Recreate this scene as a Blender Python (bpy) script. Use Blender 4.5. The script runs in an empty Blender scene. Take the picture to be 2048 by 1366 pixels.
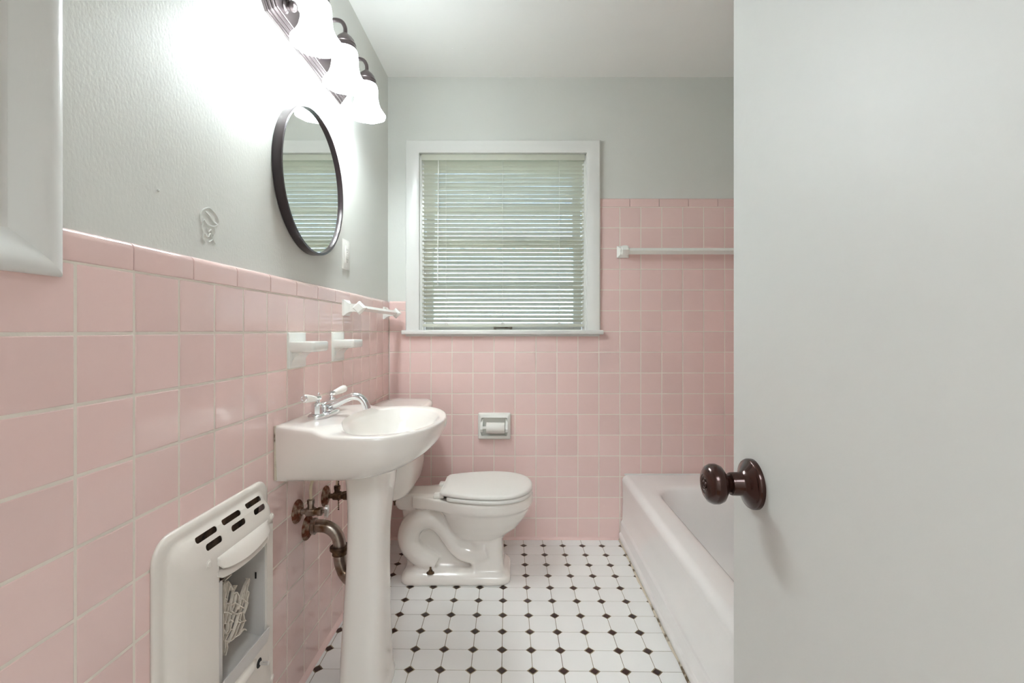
import bpy, bmesh, math, random
from mathutils import Vector, Matrix
random.seed(7)
scene = bpy.context.scene
COL = scene.collection
PI = math.pi
R = math.radians

# ------------------------------------------------------------------ materials
MATS = {}
def mat(name, col, rough=.5, metal=0., coat=0., bump=None, spec=.5, var=0., dirt=None, coat_rough=.04):
    m = bpy.data.materials.new(name); m.use_nodes = True
    nt = m.node_tree; b = nt.nodes['Principled BSDF']
    b.inputs['Base Color'].default_value = (*col, 1)
    b.inputs['Roughness'].default_value = rough
    b.inputs['Metallic'].default_value = metal
    b.inputs['Specular IOR Level'].default_value = spec
    if coat:
        b.inputs['Coat Weight'].default_value = coat
        b.inputs['Coat Roughness'].default_value = coat_rough
    tc = None
    def coords(scale):
        nonlocal tc
        if tc is None: tc = nt.nodes.new('ShaderNodeTexCoord')
        mp = nt.nodes.new('ShaderNodeMapping'); mp.inputs['Scale'].default_value = scale
        nt.links.new(tc.outputs['Object'], mp.inputs['Vector']); return mp
    if bump:
        scale, dist, stretch = bump
        mp = coords(stretch)
        n = nt.nodes.new('ShaderNodeTexNoise'); n.inputs['Scale'].default_value = scale
        n.inputs['Detail'].default_value = 4
        bp = nt.nodes.new('ShaderNodeBump'); bp.inputs['Strength'].default_value = 1.
        bp.inputs['Distance'].default_value = dist
        nt.links.new(mp.outputs[0], n.inputs['Vector'])
        nt.links.new(n.outputs['Fac'], bp.inputs['Height'])
        nt.links.new(bp.outputs[0], b.inputs['Normal'])
        if coat: nt.links.new(bp.outputs[0], b.inputs['Coat Normal'])
    if var:      # each glazed tile a slightly different firing
        g = nt.nodes.new('ShaderNodeNewGeometry')
        mr = nt.nodes.new('ShaderNodeMapRange')
        mr.inputs['To Min'].default_value = 1 - var; mr.inputs['To Max'].default_value = 1 + var
        nt.links.new(g.outputs['Random Per Island'], mr.inputs['Value'])
        h = nt.nodes.new('ShaderNodeHueSaturation'); h.inputs['Color'].default_value = (*col, 1)
        nt.links.new(mr.outputs[0], h.inputs['Value'])
        nt.links.new(h.outputs[0], b.inputs['Base Color'])
    if dirt:     # blotches of another colour: (colour, scale, low, high)
        dc, ds, lo, hi = dirt
        mp = coords((1, 1, 1))
        n = nt.nodes.new('ShaderNodeTexNoise'); n.inputs['Scale'].default_value = ds; n.inputs['Detail'].default_value = 6
        nt.links.new(mp.outputs[0], n.inputs['Vector'])
        cr = nt.nodes.new('ShaderNodeValToRGB')
        cr.color_ramp.elements[0].position = lo; cr.color_ramp.elements[0].color = (*col, 1)
        cr.color_ramp.elements[1].position = hi; cr.color_ramp.elements[1].color = (*dc, 1)
        nt.links.new(n.outputs['Fac'], cr.inputs['Fac'])
        nt.links.new(cr.outputs['Color'], b.inputs['Base Color'])
    MATS[name] = m
    return m

def srgb(r, g, b):
    f = lambda c: (c/255/12.92) if c/255 <= .04045 else ((c/255+.055)/1.055)**2.4
    return (f(r), f(g), f(b))

M_paint = mat('grey_wall_paint', srgb(220, 221, 215), .46, bump=(170, .0004, (1, 1, .6)))
M_ceil = mat('ceiling_paint', srgb(242, 241, 237), .7, bump=(120, .0003, (1, 1, 1)))
M_trim = mat('white_gloss_trim', srgb(230, 230, 226), .28, bump=(60, .0004, (1, 1, .25)))
M_door = mat('white_door_paint', srgb(210, 210, 206), .5, bump=(45, .0004, (1, 1, 1)))
M_pink = mat('pink_glazed_tile', srgb(237, 207, 201), .09, coat=.3, bump=(14, .0004, (1, 1, 1)), var=.035)
M_grout = mat('cream_grout', srgb(240, 230, 218), .8, bump=(300, .0004, (1, 1, 1)))
M_porc = mat('white_porcelain', srgb(241, 236, 229), .12, coat=.5)
M_fix = mat('white_ceramic_fixture', srgb(240, 240, 234), .15, coat=.4)
M_enamel = mat('white_tub_enamel', srgb(244, 242, 240), .1, coat=.3)
M_oct = mat('white_floor_tile', srgb(241, 240, 237), .3, var=.02, bump=(40, .0002, (1, 1, 1)))
M_dot = mat('dark_floor_dot', srgb(42, 20, 17), .2, coat=.3, var=.25)
M_fgrout = mat('brown_floor_grout', srgb(118, 100, 78), .85, dirt=(srgb(160, 146, 120), 9, .4, .6))
M_chrome = mat('chrome', (.82, .83, .85), .1, 1.)
M_bronze = mat('dark_bronze', srgb(96, 86, 86), .34, .8, coat=.3)
M_knob = mat('oil_rubbed_bronze', srgb(56, 29, 22), .22, .6, coat=.4)
M_mframe = mat('dark_brown_mirror_frame', srgb(50, 40, 42), .3, .3, coat=.2)
M_mirror = mat('mirror_silver', (.87, .89, .87), .015, 1.)
M_heater = mat('cream_heater_enamel', srgb(234, 227, 218), .3, coat=.2, bump=(25, .0004, (1, 1, 1)))
M_heatin = mat('heater_inner_enamel', srgb(214, 210, 206), .4)
M_black = mat('black_cavity', (.012, .01, .01), .8)
M_soot = mat('sooty_brown_firebrick', srgb(120, 95, 76), .9, dirt=(srgb(58, 46, 40), 30, .4, .65))
M_radiant = mat('ivory_ceramic_radiant', srgb(226, 216, 203), .75)
M_shell = mat('scorched_ceramic', srgb(206, 188, 166), .85, bump=(70, .004, (1, 1, 1)), dirt=(srgb(120, 92, 70), 22, .45, .7))
M_rust = mat('rusty_steel', srgb(112, 58, 34), .75, .3, bump=(180, .0015, (1, 1, 1)), dirt=(srgb(170, 150, 130), 55, .45, .7))
M_pipe = mat('tarnished_nickel', srgb(172, 160, 150), .28, .9, dirt=(srgb(106, 80, 58), 24, .45, .7))
M_dpipe = mat('dark_corroded_brass', srgb(78, 56, 42), .45, .7, dirt=(srgb(120, 96, 70), 60, .4, .7))
M_cream = mat('cream_plastic_tube', srgb(222, 206, 180), .4)
M_slat = mat('ivory_blind_slat', srgb(240, 239, 228), .4)
M_plastic = mat('white_plastic', srgb(238, 236, 230), .35)
M_dark = mat('dark_gap_rubber', srgb(60, 55, 52), .7)
M_caulk = mat('grimy_caulk', srgb(214, 204, 186), .7, dirt=(srgb(104, 88, 66), 26, .5, .62))
M_lawn = mat('lawn_green', srgb(150, 170, 152), .9)
M_hall = mat('hall_paint', srgb(222, 220, 214), .6)
M_hfloor = mat('hall_wood', srgb(150, 112, 80), .4)

# translucent additions
def add_translucent(m, col, fac):
    nt = m.node_tree; b = nt.nodes['Principled BSDF']; o = nt.nodes['Material Output']
    t = nt.nodes.new('ShaderNodeBsdfTranslucent'); t.inputs['Color'].default_value = (*col, 1)
    mx = nt.nodes.new('ShaderNodeMixShader'); mx.inputs[0].default_value = fac
    nt.links.new(b.outputs[0], mx.inputs[1]); nt.links.new(t.outputs[0], mx.inputs[2])
    nt.links.new(mx.outputs[0], o.inputs['Surface'])
add_translucent(M_slat, srgb(240, 240, 228), .42)

M_shade = mat('frosted_lamp_glass', srgb(250, 249, 244), .35)
_b = M_shade.node_tree.nodes['Principled BSDF']
_b.inputs['Emission Color'].default_value = (.85, .945, 1, 1)
_b.inputs['Emission Strength'].default_value = 7.

M_glass = bpy.data.materials.new('pebbled_window_glass'); M_glass.use_nodes = True
_nt = M_glass.node_tree; _nt.nodes.remove(_nt.nodes['Principled BSDF'])
_t = _nt.nodes.new('ShaderNodeBsdfRefraction'); _t.inputs['IOR'].default_value = 1.15; _t.inputs['Roughness'].default_value = .05
_t.inputs['Color'].default_value = (.93, .97, .97, 1)
_tr = _nt.nodes.new('ShaderNodeBsdfTransparent'); _tr.inputs['Color'].default_value = (.93, .97, .97, 1)
_g = _nt.nodes.new('ShaderNodeBsdfGlossy'); _g.inputs['Roughness'].default_value = .08
_v = _nt.nodes.new('ShaderNodeTexVoronoi'); _v.inputs['Scale'].default_value = 90
_bp = _nt.nodes.new('ShaderNodeBump'); _bp.inputs['Distance'].default_value = .012
_tc = _nt.nodes.new('ShaderNodeTexCoord')
_nt.links.new(_tc.outputs['Object'], _v.inputs['Vector']); _nt.links.new(_v.outputs['Distance'], _bp.inputs['Height'])
_nt.links.new(_bp.outputs[0], _t.inputs['Normal']); _nt.links.new(_bp.outputs[0], _g.inputs['Normal'])
_m0 = _nt.nodes.new('ShaderNodeMixShader'); _m0.inputs[0].default_value = .8
_m1 = _nt.nodes.new('ShaderNodeMixShader'); _m1.inputs[0].default_value = .08
_nt.links.new(_tr.outputs[0], _m0.inputs[1]); _nt.links.new(_t.outputs[0], _m0.inputs[2])
_nt.links.new(_m0.outputs[0], _m1.inputs[1]); _nt.links.new(_g.outputs[0], _m1.inputs[2])
_nt.links.new(_m1.outputs[0], _nt.nodes['Material Output'].inputs['Surface'])

# ------------------------------------------------------------------ object helpers
def wloc(o):
    v = Vector((0, 0, 0))
    while o is not None:
        v += o.location; o = o.parent
    return v
def obj(name, bm, mats, parent=None, smooth=True, origin=None, wn=False, sharp=None):
    me = bpy.data.meshes.new(name)
    if not isinstance(mats, (list, tuple)): mats = [mats]
    for m in mats: me.materials.append(m)
    off = wloc(parent) if parent is not None else Vector(origin or (0, 0, 0))
    bmesh.ops.translate(bm, verts=bm.verts, vec=-off)
    bmesh.ops.recalc_face_normals(bm, faces=bm.faces)
    if smooth:
        for f in bm.faces: f.smooth = True
        lim = R(sharp if sharp is not None else 40)
        for e in bm.edges:
            if len(e.link_faces) == 2 and e.calc_face_angle(0) > lim: e.smooth = False
    bm.to_mesh(me); bm.free()
    o = bpy.data.objects.new(name, me); COL.objects.link(o)
    if parent is not None: o.parent = parent
    else: o.location = off
    if wn:
        w = o.modifiers.new('weighted', 'WEIGHTED_NORMAL'); w.keep_sharp = True
    return o
def tag(o, label, cat, group=None):
    o['label'] = label; o['category'] = cat
    if group: o['group'] = group
    return o
def thing(name, loc, label, cat, group=None):
    o = bpy.data.objects.new(name, None); COL.objects.link(o); o.location = loc
    o.empty_display_size = .05
    return tag(o, label, cat, group)
def struct(o):
    o['kind'] = 'structure'; return o
def copy_tree(src, parent=None):
    c = src.copy(); COL.objects.link(c)
    if parent is not None: c.parent = parent
    for ch in list(src.children): copy_tree(ch, c)
    return c

def box(bm, x0, x1, y0, y1, z0, z1, bev=0., seg=2, mi=0):
    vs = [bm.verts.new((x, y, z)) for x in (x0, x1) for y in (y0, y1) for z in (z0, z1)]
    fs = [bm.faces.new([vs[i] for i in q]) for q in
          ((0, 1, 3, 2), (4, 6, 7, 5), (0, 4, 5, 1), (2, 3, 7, 6), (0, 2, 6, 4), (1, 5, 7, 3))]
    for f in fs: f.material_index = mi
    if bev > 0:
        es = list({e for f in fs for e in f.edges})
        r = bmesh.ops.bevel(bm, geom=es, offset=bev, segments=seg, affect='EDGES', profile=.5)
        for f in r['faces']: f.material_index = mi
    return fs
def loft(bm, rings, cap0=True, cap1=True, closed=True, mi=0):
    """rings: lists of points of equal length"""
    rv = [[bm.verts.new(p) for p in r] for r in rings]
    n = len(rv[0])
    for a, b in zip(rv, rv[1:]):
        for i in range(n if closed else n-1):
            j = (i+1) % n
            f = bm.faces.new((a[i], a[j], b[j], b[i])); f.material_index = mi
    if cap0: bm.faces.new(rv[0][::-1]).material_index = mi
    if cap1: bm.faces.new(rv[-1]).material_index = mi
    return rv
def frame(axis):
    a = Vector(axis).normalized()
    h = Vector((0, 0, 1)) if abs(a.z) < .9 else Vector((1, 0, 0))
    u = h.cross(a).normalized(); v = a.cross(u)
    return a, u, v
def lathe(bm, prof, c, axis=(0, 0, 1), seg=32, mi=0, cap=True, wob=None):
    """prof: (radius, height along axis)"""
    a, u, v = frame(axis); c = Vector(c)
    rings = []
    for r, h in prof:
        ring = []
        for i in range(seg):
            t = 2*PI*i/seg
            rr = max(r, 1e-5)
            if wob: rr *= wob(t, h)
            ring.append(c + a*h + (u*math.cos(t) + v*math.sin(t))*rr)
        rings.append(ring)
    loft(bm, rings, cap, cap, mi=mi)
def spline(pts, n=8):
    """catmull-rom through points"""
    P = [Vector(p) for p in pts]; out = []
    for i in range(len(P)-1):
        p0 = P[max(i-1, 0)]; p1 = P[i]; p2 = P[i+1]; p3 = P[min(i+2, len(P)-1)]
        for k in range(n):
            t = k/n
            out.append(.5*((2*p1) + (p2-p0)*t + (2*p0-5*p1+4*p2-p3)*t*t + (3*p1-p0-3*p2+p3)*t**3))
    out.append(P[-1]); return out
def tube(bm, pts, r, seg=12, mi=0, flat=1.):
    P = [Vector(p) for p in pts]; n = len(P)
    rad = r if isinstance(r, (list, tuple)) else [r]*n
    if len(rad) != n:
        rad = [rad[min(int(i/(n-1)*(len(rad)-1)), len(rad)-2)] * (1-(i/(n-1)*(len(rad)-1)) % 1 if i < n-1 else 0)
               + rad[min(int(i/(n-1)*(len(rad)-1)), len(rad)-2)+1] * ((i/(n-1)*(len(rad)-1)) % 1 if i < n-1 else 1) for i in range(n)]
    T = [(P[min(i+1, n-1)] - P[max(i-1, 0)]).normalized() for i in range(n)]
    _, u, v = frame(T[0]); rings = []
    for i in range(n):
        u = (u - T[i]*u.dot(T[i])).normalized(); v = T[i].cross(u)
        rings.append([P[i] + (u*math.cos(2*PI*k/seg) + v*math.sin(2*PI*k/seg)*flat)*rad[i] for k in range(seg)])
    loft(bm, rings, mi=mi)
def prism(bm, poly, fmap, h0, h1, mi=0):
    loft(bm, [[fmap(p, h0) for p in poly], [fmap(p, h1) for p in poly]], mi=mi)
def rrect(x0, x1, y0, y1, r, n=6):
    out = []
    for cx, cy, a0 in ((x1-r, y1-r, 0), (x0+r, y1-r, 90), (x0+r, y0+r, 180), (x1-r, y0+r, 270)):
        for k in range(n+1):
            a = R(a0 + 90*k/n); out.append((cx + r*math.cos(a), cy + r*math.sin(a)))
    return out
def B(): return bmesh.new()
def bake(o):
    """replace an object's mesh by its modified shape"""
    dg = bpy.context.evaluated_depsgraph_get(); dg.update()
    me = bpy.data.meshes.new_from_object(o.evaluated_get(dg))
    o.modifiers.clear(); old = o.data; o.data = me; bpy.data.meshes.remove(old)
    for p in me.polygons: p.use_smooth = True

# ------------------------------------------------------------------ room dimensions
XL, YB, ZC = -.668, 2.459, 2.416      # tile face of left wall, tile face of back wall, ceiling
XR, YF = 1.31, -.06                   # right wall, front wall (door wall)
TD = .006                             # tile thickness in front of the paint
P, PV = .1095, .1083                  # tile pitch, horizontal and vertical
Z0 = 1.0835                           # a grout line

# ------------------------------------------------------------------ tiling
def tile(bm, o, u, v, n, a0, a1, b0, b1, gap=.0030, d=TD):
    """pillow-edged tile on the plane o + u*a + v*b, face along n"""
    a0 += gap/2; a1 -= gap/2; b0 += gap/2; b1 -= gap/2
    if a1-a0 < .004 or b1-b0 < .004: return
    tu = random.uniform(-1, 1)*.0022; tv = random.uniform(-1, 1)*.0018
    ca, cb = (a0+a1)/2, (b0+b1)/2
    rings = []
    for ins, dep in ((0, -.001), (.0004, d*.55), (.0014, d*.85), (.0032, d)):
        rings.append([o + u*a + v*b + n*(dep-d + (tu*(a-ca) + tv*(b-cb) if dep > .004 else 0))
                      for a, b in ((a0+ins, b0+ins), (a1-ins, b0+ins), (a1-ins, b1-ins), (a0+ins, b1-ins))])
    loft(bm, rings, False, True)
def rail_tile(bm, o, u, v, n, a0, a1, b0, h, d=TD, gap=.0018):
    a0 += gap/2; a1 -= gap/2
    prof = [(b0+.001, -d), (b0+.0012, -.001), (b0+.003, .0005)]
    for k in range(9):
        t = PI/2*k/8; r = .013
        prof.append((b0+h-r + r*math.sin(t), .0008 - r*.75*(1-math.cos(t))))
    prof.append((b0+h, -.013))
    e = .0014
    rings = []
    for a, s in ((a0, 1), (a0+.0006, .4), (a0+e*1.6, 0), (a1-e*1.6, 0), (a1-.0006, .4), (a1, 1)):
        rings.append([o + u*a + v*b + n*(q - e*s) for b, q in prof])
    loft(bm, rings, True, True)

def V(*a): return Vector(a)
HOLE = (1.0, 1.2, .10, .605)          # heater recess in the left wall (y0, y1, z0, z1)
def boxes_around(bm, x0, x1, y0, y1, z0, z1, hy0, hy1, hz0, hz1, mi=0):
    box(bm, x0, x1, y0, hy0, z0, z1, mi=mi); box(bm, x0, x1, hy1, y1, z0, z1, mi=mi)
    box(bm, x0, x1, hy0, hy1, z0, hz0, mi=mi); box(bm, x0, x1, hy0, hy1, hz1, z1, mi=mi)

# left wall ---------------------------------------------------------
bm = B(); boxes_around(bm, XL-.15, XL-TD-.002, YF, YB+.15, 0, ZC, *HOLE)
wall_left = struct(obj('wall_left', bm, M_paint, smooth=False))
bm = B()
boxes_around(bm, XL-TD-.002, XL-.0012, YF, YB, 0, Z0+PV+.002, *HOLE, mi=1)
o, u, v, n = V(XL, 0, 0), V(0, 1, 0), V(0, 0, 1), V(1, 0, 0)
YT0 = .7134
soap_cells = [(YT0+6*P, Z0-PV), (YT0+9*P, Z0-PV)]
for i in range(-8, 17):
    for j in range(-10, 1):
        a0, b0 = YT0+i*P, Z0+j*PV
        a1, b1 = min(a0+P, YB), b0+PV
        if a1 < YF or a0 >= YB: continue
        a0 = max(a0, YF)
        if any(abs(a0-c[0]) < .01 and abs(b0-c[1]) < .01 for c in soap_cells): continue
        if a1 > HOLE[0]-.005 and a0 < HOLE[1]+.005 and b1 > HOLE[2]-.005 and b0 < HOLE[3]+.005:
            if a1 > HOLE[1]+.01: tile(bm, o, u, v, n, HOLE[1]+.006, a1, b0, b1)
            continue
        tile(bm, o, u, v, n, a0, a1, b0, b1)
# cap rail in 6 inch pieces, interrupted by the cabinet trim
a = .8215
cuts = [a + k*.1518 for k in range(0, 12)]
cuts = [.688] + [c for c in cuts if c < YB-.01] + [YB]
for c0, c1 in zip(cuts, cuts[1:]): rail_tile(bm, o, u, v, n, c0, c1, Z0+PV, .05)
# cove at the floor
prof = [(0, .012), (.0035, .006), (.008, .002), (.014, 0), (.014, -.004), (0, -.004)]
loft(bm, [[V(XL + q - .0005, y, zz) for q, zz in prof] for y in (YF, YB)], True, True)
obj('tile_panel', bm, [M_pink, M_grout], wall_left, wn=True, sharp=60)
# flaking paint on the left wall
bm = B()
rnd = random.Random(4)
def pl(px, py):   # a point on the painted face of the left wall, from its direction seen at the camera spot
    y = .674*942/(1034-px); return V(XL-TD-.0018, y, 1.0885+(661-py)/942*y)
loops = [[(405, 447), (402, 432), (408, 420), (420, 416), (430, 424), (437, 436), (438, 447), (430, 453), (418, 450), (410, 440)],
         [(408, 446), (406, 456), (409, 466), (407, 476), (412, 484)],
         [(412, 424), (420, 432), (428, 444), (434, 448)],
         [(430, 455), (432, 466), (428, 478), (432, 487)],
         [(415, 455), (418, 464), (424, 460), (428, 468)],
         [(411, 468), (418, 474), (422, 468), (427, 478), (420, 484)]]
for lp in loops:
    tube(bm, spline([pl(*q) + V(0, rnd.uniform(-.001, .001), 0) for q in lp], 5), .0019, 6, flat=.9)
lathe(bm, [(.003, 0), (.0022, .002), (.0002, .003)], pl(318, 381), (1, 0, 0), 10)
obj('flaking_paint', bm, M_paint, wall_left)

# back wall ---------------------------------------------------------
WX0, WX1, WZ0, WZ1 = -.512, .366, 1.085, 2.02          # window opening
bm = B()
def bw(x0, x1, y0, y1, z0, z1, hx0, hx1, hz0, hz1, mi=0):
    box(bm, x0, hx0, y0, y1, z0, z1, mi=mi); box(bm, hx1, x1, y0, y1, z0, z1, mi=mi)
    box(bm, hx0, hx1, y0, y1, z0, hz0, mi=mi); box(bm, hx0, hx1, y0, y1, hz1, z1, mi=mi)
bw(XL-.15, XR+.15, YB+TD+.002, YB+.15, 0, ZC, WX0, WX1, WZ0, WZ1)
wall_back = struct(obj('wall_back', bm, M_paint, smooth=False))
bm = B()
o, u, v, n = V(0, YB, 0), V(1, 0, 0), V(0, 0, 1), V(0, -1, 0)
ZT = Z0+6*PV                                            # top of the high tiling
g0, g1 = YB+.0012, YB+TD+.002
box(bm, XL, .4333, g0, g1, 0, Z0, mi=1); box(bm, XL, -.575, g0, g1, Z0, Z0+PV, mi=1)
box(bm, .4333, XR, g0, g1, 0, ZT+.002, mi=1)
TPC = (-.2036, -.0313, .5249, .6604)                    # paper holder
for i in range(-11, 8):
    for j in range(-10, 6):
        a0, b0 = .537+i*P, Z0+j*PV
        a1, b1 = min(a0+P, XR), b0+PV
        a0 = max(a0, XL)
        if j >= 0 and i < -1:
            if j > 0 or a0 > -.6: continue
            a1 = min(a1, -.575)
        tile(bm, o, u, v, n, a0, a1, b0, b1, .0023)
rail_tile(bm, o, u, v, n, XL, -.575, Z0+PV, .05)
cx = [.4333] + [.5894+k*.153 for k in range(5)] + [XR]
for c0, c1 in zip(cx, cx[1:]): rail_tile(bm, o, u, v, n, c0, c1, ZT, .046)
loft(bm, [[V(x, YB-q+.0005, zz) for q, zz in prof] for x in (XL, .56)], True, True)
obj('tile_panel', bm, [M_pink, M_grout], wall_back, wn=True, sharp=60)

# right wall, front wall, ceiling -------------------------------------
bm = B(); box(bm, XR+TD, XR+.15, YF, YB+.15, 0, ZC)
wall_right = struct(obj('wall_right', bm, M_paint, smooth=False))
bm = B(); box(bm, XR+.0012, XR+TD, YF, YB, 0, ZT, mi=1)
o, u, v, n = V(XR, 0, 0), V(0, -1, 0), V(0, 0, 1), V(-1, 0, 0)
for i in range(-23, 1):
    for j in range(-10, 6):
        a0, b0 = i*P, Z0+j*PV
        tile(bm, o, u, v, n, max(a0, -YB), min(a0+P, -YF), b0, b0+PV)
for k in range(17): rail_tile(bm, o, u, v, n, -YB+k*.153, min(-YB+k*.153+.153, -YF), ZT, .046)
obj('tile_panel', bm, [M_pink, M_grout], wall_right, wn=True, sharp=60)
DX0, DX1, DH = -.37, .362, 2.04                          # doorway
bm = B(); box(bm, XL-.15, DX0, YF-.11, YF, 0, ZC); box(bm, DX1, XR+.15, YF-.11, YF, 0, ZC); box(bm, DX0, DX1, YF-.11, YF, DH, ZC)
wall_front = struct(obj('wall_front', bm, M_paint, smooth=False))
bm = B()
for x0, x1 in ((DX0-.065, DX0), (DX1+.001, DX1+.065)): box(bm, x0, x1, YF, YF+.016, 0, DH+.065, .004)
box(bm, DX0, DX1, YF, YF+.016, DH, DH+.065, .004)
for x0, x1 in ((DX0, DX0+.015), (DX1-.0015, DX1)): box(bm, x0, x1, YF-.11, YF, 0, DH)
struct(obj('trim_1', bm, M_trim))
bm = B(); box(bm, XL-.15, XR+.15, YF-.11, YB+.15, ZC, ZC+.08)
ceiling = struct(obj('ceiling', bm, M_ceil, smooth=False))
bm = B()
for px in (905, 930):
    y = (ZC-1.0885)*942/(661-97); lathe(bm, [(.0035, 0), (.0025, -.002), (.0003, -.003)], ((px-1034)/942*y, y, ZC), (0, 0, 1), 8)
obj('paint_fleck', bm, M_ceil, ceiling)

# floor of octagons and dots -----------------------------------------
bm = B()
box(bm, XL-.1, XR+.05, YF-.11, YB+.05, -.06, -.0012, mi=0)
FU, FV = V(.099, -.0013, 0), V(-.00186, .0976, 0)
F0 = V(-.0489, 1.509, 0)
q = .0178/.0985
def padded(pts, mi, ins, h):
    c = sum(pts, V(0, 0, 0))/len(pts)
    def ring(d, z):
        out = []
        for p in pts:
            w = p-c; L = w.length; out.append(c + w*(1-d/L) + V(0, 0, z))
        return out
    loft(bm, [ring(ins, -.004), ring(ins, -.0006), ring(ins+.0012, 0)], False, True, mi=mi)
for i in range(-7, 9):
    for j in range(-17, 11):
        base = F0 + FU*i + FV*j
        if not (-.80 < base.x < .62 and YF-.2 < base.y < YB+.06): continue
        fp = lambda a, b: base + FU*a + FV*b
        padded([fp(q, 0), fp(1-q, 0), fp(1, q), fp(1, 1-q), fp(1-q, 1), fp(q, 1), fp(0, 1-q), fp(0, q)], 1, .0012, 0)
        q2 = q - .0026/.0985
        padded([fp(q2, 0), fp(0, q2), fp(-q2, 0), fp(0, -q2)], 2, .0012, 0)
struct(obj('floor', bm, [M_fgrout, M_oct, M_dot], wn=True, sharp=50))

# hall behind the camera ----------------------------------------------
bm = B(); box(bm, -1.2, 1.6, -1.75, YF-.11, -.06, 0); struct(obj('floor_hall', bm, M_hfloor, smooth=False))
bm = B(); box(bm, -1.2, 1.6, -1.85, -1.75, 0, ZC); struct(obj('wall_hall', bm, M_hall, smooth=False))
bm = B(); box(bm, -1.3, -1.2, -1.75, YF-.11, 0, ZC); struct(obj('wall_hall_left', bm, M_hall, smooth=False))
bm = B(); box(bm, 1.6, 1.7, -1.75, YF-.11, 0, ZC); struct(obj('wall_hall_right', bm, M_hall, smooth=False))
bm = B(); box(bm, -1.2, 1.6, -1.75, YF-.11, ZC, ZC+.08); struct(obj('ceiling_hall', bm, M_hall, smooth=False))
# ground outside the window
bm = B(); box(bm, -15, 15, YB+.16, 30, -.7, -.6); struct(obj('ground_outside', bm, M_lawn, smooth=False))

# ------------------------------------------------------------------ window
WR = R(-.28)   # the old window hangs a touch out of level
win = bpy.data.objects.new('window_1', None); COL.objects.link(win); win.location = (-.075, YB, 1.09); struct(win)
def casing_piece(bm, pts_out, pts_in, y0, y1):
    pass
bm = B()
ox0, ox1, oz1 = -.578, .432, 2.077
ix0, ix1, iz1 = -.509, .363, 2.012
yf = YB-.018
# mitred casing: profile swept up, over and down
prof_c = [(0, YB+.008), (0, yf+.004), (.004, yf), (.030, yf-.0015), (.060, yf+.004), (.068, yf+.007), (.069, YB+.02)]
def cas(t, y, where):
    return {'bl': V(ox0+t, y, 1.085), 'tl': V(ox0+t, y, oz1-t*.94), 'tr': V(ox1-t, y, oz1-t*.94), 'br': V(ox1-t, y, 1.085)}[where]
loft(bm, [[cas(t, y, w) for t, y in prof_c] for w in ('bl', 'tl', 'tr', 'br')], True, True)
obj('casing', bm, M_trim, win, sharp=30)
bm = B(); box(bm, -.597, .447, YB-.034, YB+.05, 1.068, 1.0905, .005)
box(bm, -.58, .43, YB-.013, YB+.004, 1.058, 1.068, .003)
obj('sill', bm, M_trim, win)
bm = B()   # jamb liners
box(bm, WX0-.001, WX0+.012, YB+.012, YB+.15, 1.09, WZ1); box(bm, WX1-.012, WX1+.001, YB+.012, YB+.15, 1.09, WZ1)
box(bm, WX0, WX1, YB+.012, YB+.15, WZ1-.012, WZ1+.001); box(bm, WX0, WX1, YB+.05, YB+.15, WZ0, 1.0905)
for x0, x1 in ((WX0+.012, WX0+.022), (WX1-.022, WX1-.012)): box(bm, x0, x1, YB+.02, YB+.045, 1.09, WZ1-.012)
obj('jamb', bm, M_trim, win, smooth=False)
def sash(name, y0, z0, z1, rb, rt, mz):
    x0, x1 = WX0+.023, WX1-.023
    bm = B()
    for a, b in ((x0, x0+.042), (x1-.042, x1)): box(bm, a, b, y0, y0+.032, z0, z1, .003)
    box(bm, x0+.042, x1-.042, y0, y0+.032, z0, z0+rb, .003); box(bm, x0+.042, x1-.042, y0, y0+.032, z1-rt, z1, .003)
    box(bm, x0+.042, x1-.042, y0+.004, y0+.028, mz-.009, mz+.009, .003)
    s = obj(name, bm, M_trim, win)
    bm = B(); box(bm, x0+.04, x1-.04, y0+.014, y0+.018, z0+rb-.002, z1-rt+.002)
    obj('pane', bm, M_glass, s, smooth=False)
    return s
lower = sash('lower_sash', YB+.052, 1.0915, 1.575, .036, .04, 1.334)
upper = sash('upper_sash', YB+.09, 1.54, WZ1-.014, .034, .04, 1.746)
bm = B()   # sash lift
for px in (990, 1022):
    x = (px-1034)/942*(YB+.05); lathe(bm, [(.006, 0), (.006, .004), (.003, .006)], (x, YB+.0525, 1.103), (0, -1, 0), 12)
    box(bm, x-.007, x+.007, YB+.049, YB+.053, 1.094, 1.113, .001)
tube(bm, [((992-1034)/942*2.5, YB+.05, 1.103), ((992-1034)/942*2.5, YB+.044, 1.103), ((1020-1034)/942*2.5, YB+.044, 1.103), ((1020-1034)/942*2.5, YB+.05, 1.103)], .0035, 8)
obj('sash_lift', bm, M_pipe, lower)

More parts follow.
